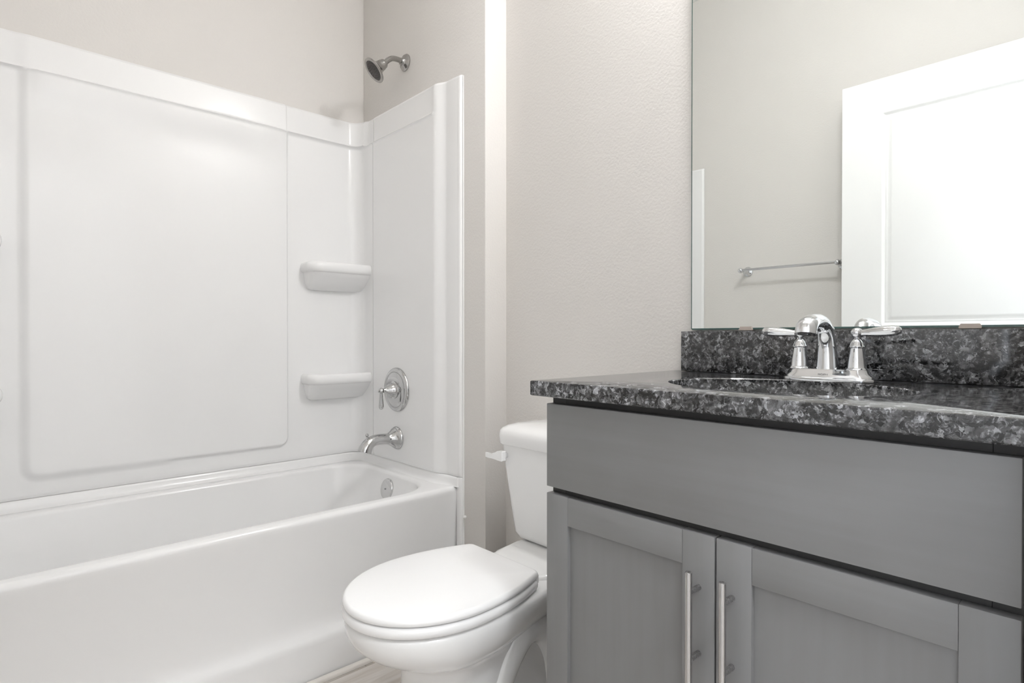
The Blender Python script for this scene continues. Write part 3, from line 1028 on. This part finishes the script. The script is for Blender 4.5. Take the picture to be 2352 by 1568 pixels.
def door_grid(front):
    ys = sorted({DW0, DW1} | {DW0 + 0.155 + d for d in (0, .003, .006, .009, .012, .016, .02, .026, .032, .036, .04)} | {DW1 - 0.155 - d for d in (0, .003, .006, .009, .012, .016, .02, .026, .032, .036, .04)})
    P = ((1.090, 2.000), (0.24, 0.93))
    zz = {0.012, DH}
    for a, b in P:
        for d in (0, .003, .006, .009, .012, .016, .02, .026, .032, .036, .04):
            zz |= {a + d, b - d}
    zz = sorted(zz)
    rows = []
    for z in zz:
        row = []
        for y in ys:
            h = 0.0
            for a, b in P:
                d = min(y - DW0 - 0.155, DW1 - 0.155 - y, z - a, b - z)
                if d > 0:
                    h = -0.009 * smooth(0, 0.012, d) + 0.0015 * smooth(0.012, 0.016, d) * smooth(0.022, 0.016, d) + 0.006 * smooth(0.020, 0.040, d)
            x = DXF + h if front else DXF - DTH - h
            row.append((x, y, z))
        rows.append(row)
    return rows


dm = MB()
f_, b_ = door_grid(True), door_grid(False)
dm.grid(f_)
dm.grid(b_)
edge_f = f_[0] + [r[-1] for r in f_[1:]] + f_[-1][::-1][1:] + [r[0] for r in f_[::-1][1:-1]]
edge_b = b_[0] + [r[-1] for r in b_[1:]] + b_[-1][::-1][1:] + [r[0] for r in b_[::-1][1:-1]]
dm.loft([edge_f, edge_b], False, False)
door = dm.build('door_1', M['door'], None, 25, at=(DXF, DW0, 0))
tag(door, 'white two-panel door standing open, seen in the mirror', None, None, 'structure')
kb = MB()
kb.lathe([(0, 0.032), (0.005, 0.031), (0.009, 0.020), (0.018, 0.012), (0.034, 0.012), (0.040, 0.022), (0.050, 0.027), (0.060, 0.024), (0.065, 0.012), (0.066, 0)], (DXF, DW1 - 0.07, 0.965), (1, 0, 0), 32)
kb.lathe([(0, 0.032), (0.005, 0.031), (0.009, 0.020), (0.018, 0.012), (0.034, 0.012), (0.040, 0.022), (0.050, 0.027), (0.060, 0.024), (0.065, 0.012), (0.066, 0)], (DXF - DTH, DW1 - 0.07, 0.965), (-1, 0, 0), 32)
tag(kb.build('door_knob', M['steel'], door, 40), 'brushed nickel knob')

# ------------------------------------------------------------------ vanity lamp, and two unseen lamps added as fill
vl = thing('vanity_light', 'vanity light with three lit frosted glass shades, on the wall over the mirror', 'lamp', (XC, 0.45, 2.60))
MB().box(XC - 0.03, XC - 0.001, 0.25, 0.65, 2.60, 2.67, 0.006, 2).build('back_plate', M['steel'], vl)
for y in (0.32, 0.45, 0.58):
    MB().tube(spline([(XC - 0.028, y, 2.635), (XC - 0.09, y, 2.65), (XC - 0.125, y, 2.635), (XC - 0.13, y, 2.615)], 4), [0.008] * 13, 14).build('arm', M['steel'], vl)
    MB().lathe([(0.0, 0.018), (0.01, 0.026), (0.04, 0.038), (0.085, 0.052), (0.11, 0.056), (0.108, 0.052), (0.10, 0.0)], (XC - 0.13, y, 2.615), (0, 0, -1), 24).build('lamp_shade', M['lamp'], vl)
cl = thing('ceiling_fill_light', 'added round ceiling fill light with a glowing dome', 'lamp', (0.72, 1.20, ZC))  # unseen lamp, added to soften the room with overhead fill
MB().lathe([(0.0, 0.16), (0.02, 0.16), (0.025, 0.15)], (0.72, 1.20, ZC - 0.0005), (0, 0, -1), 40).build('rim', M['steel'], cl)
MB().lathe([(0.02, 0.15), (0.05, 0.14), (0.08, 0.10), (0.095, 0.05), (0.098, 0.0)], (0.72, 1.20, ZC), (0, 0, -1), 40).build('fill_dome', M['dome'], cl)
hl = thing('hall_fill_light', 'added hallway fill light outside the doorway', 'lamp', (0.35, -0.72, ZC))  # unseen lamp, added to send fill in through the doorway
MB().lathe([(0.0, 0.18), (0.02, 0.18), (0.06, 0.16), (0.09, 0.08), (0.095, 0.0)], (0.35, -0.72, ZC - 0.0005), (0, 0, -1), 40).build('fill_dome', M['hall_fill'], hl)
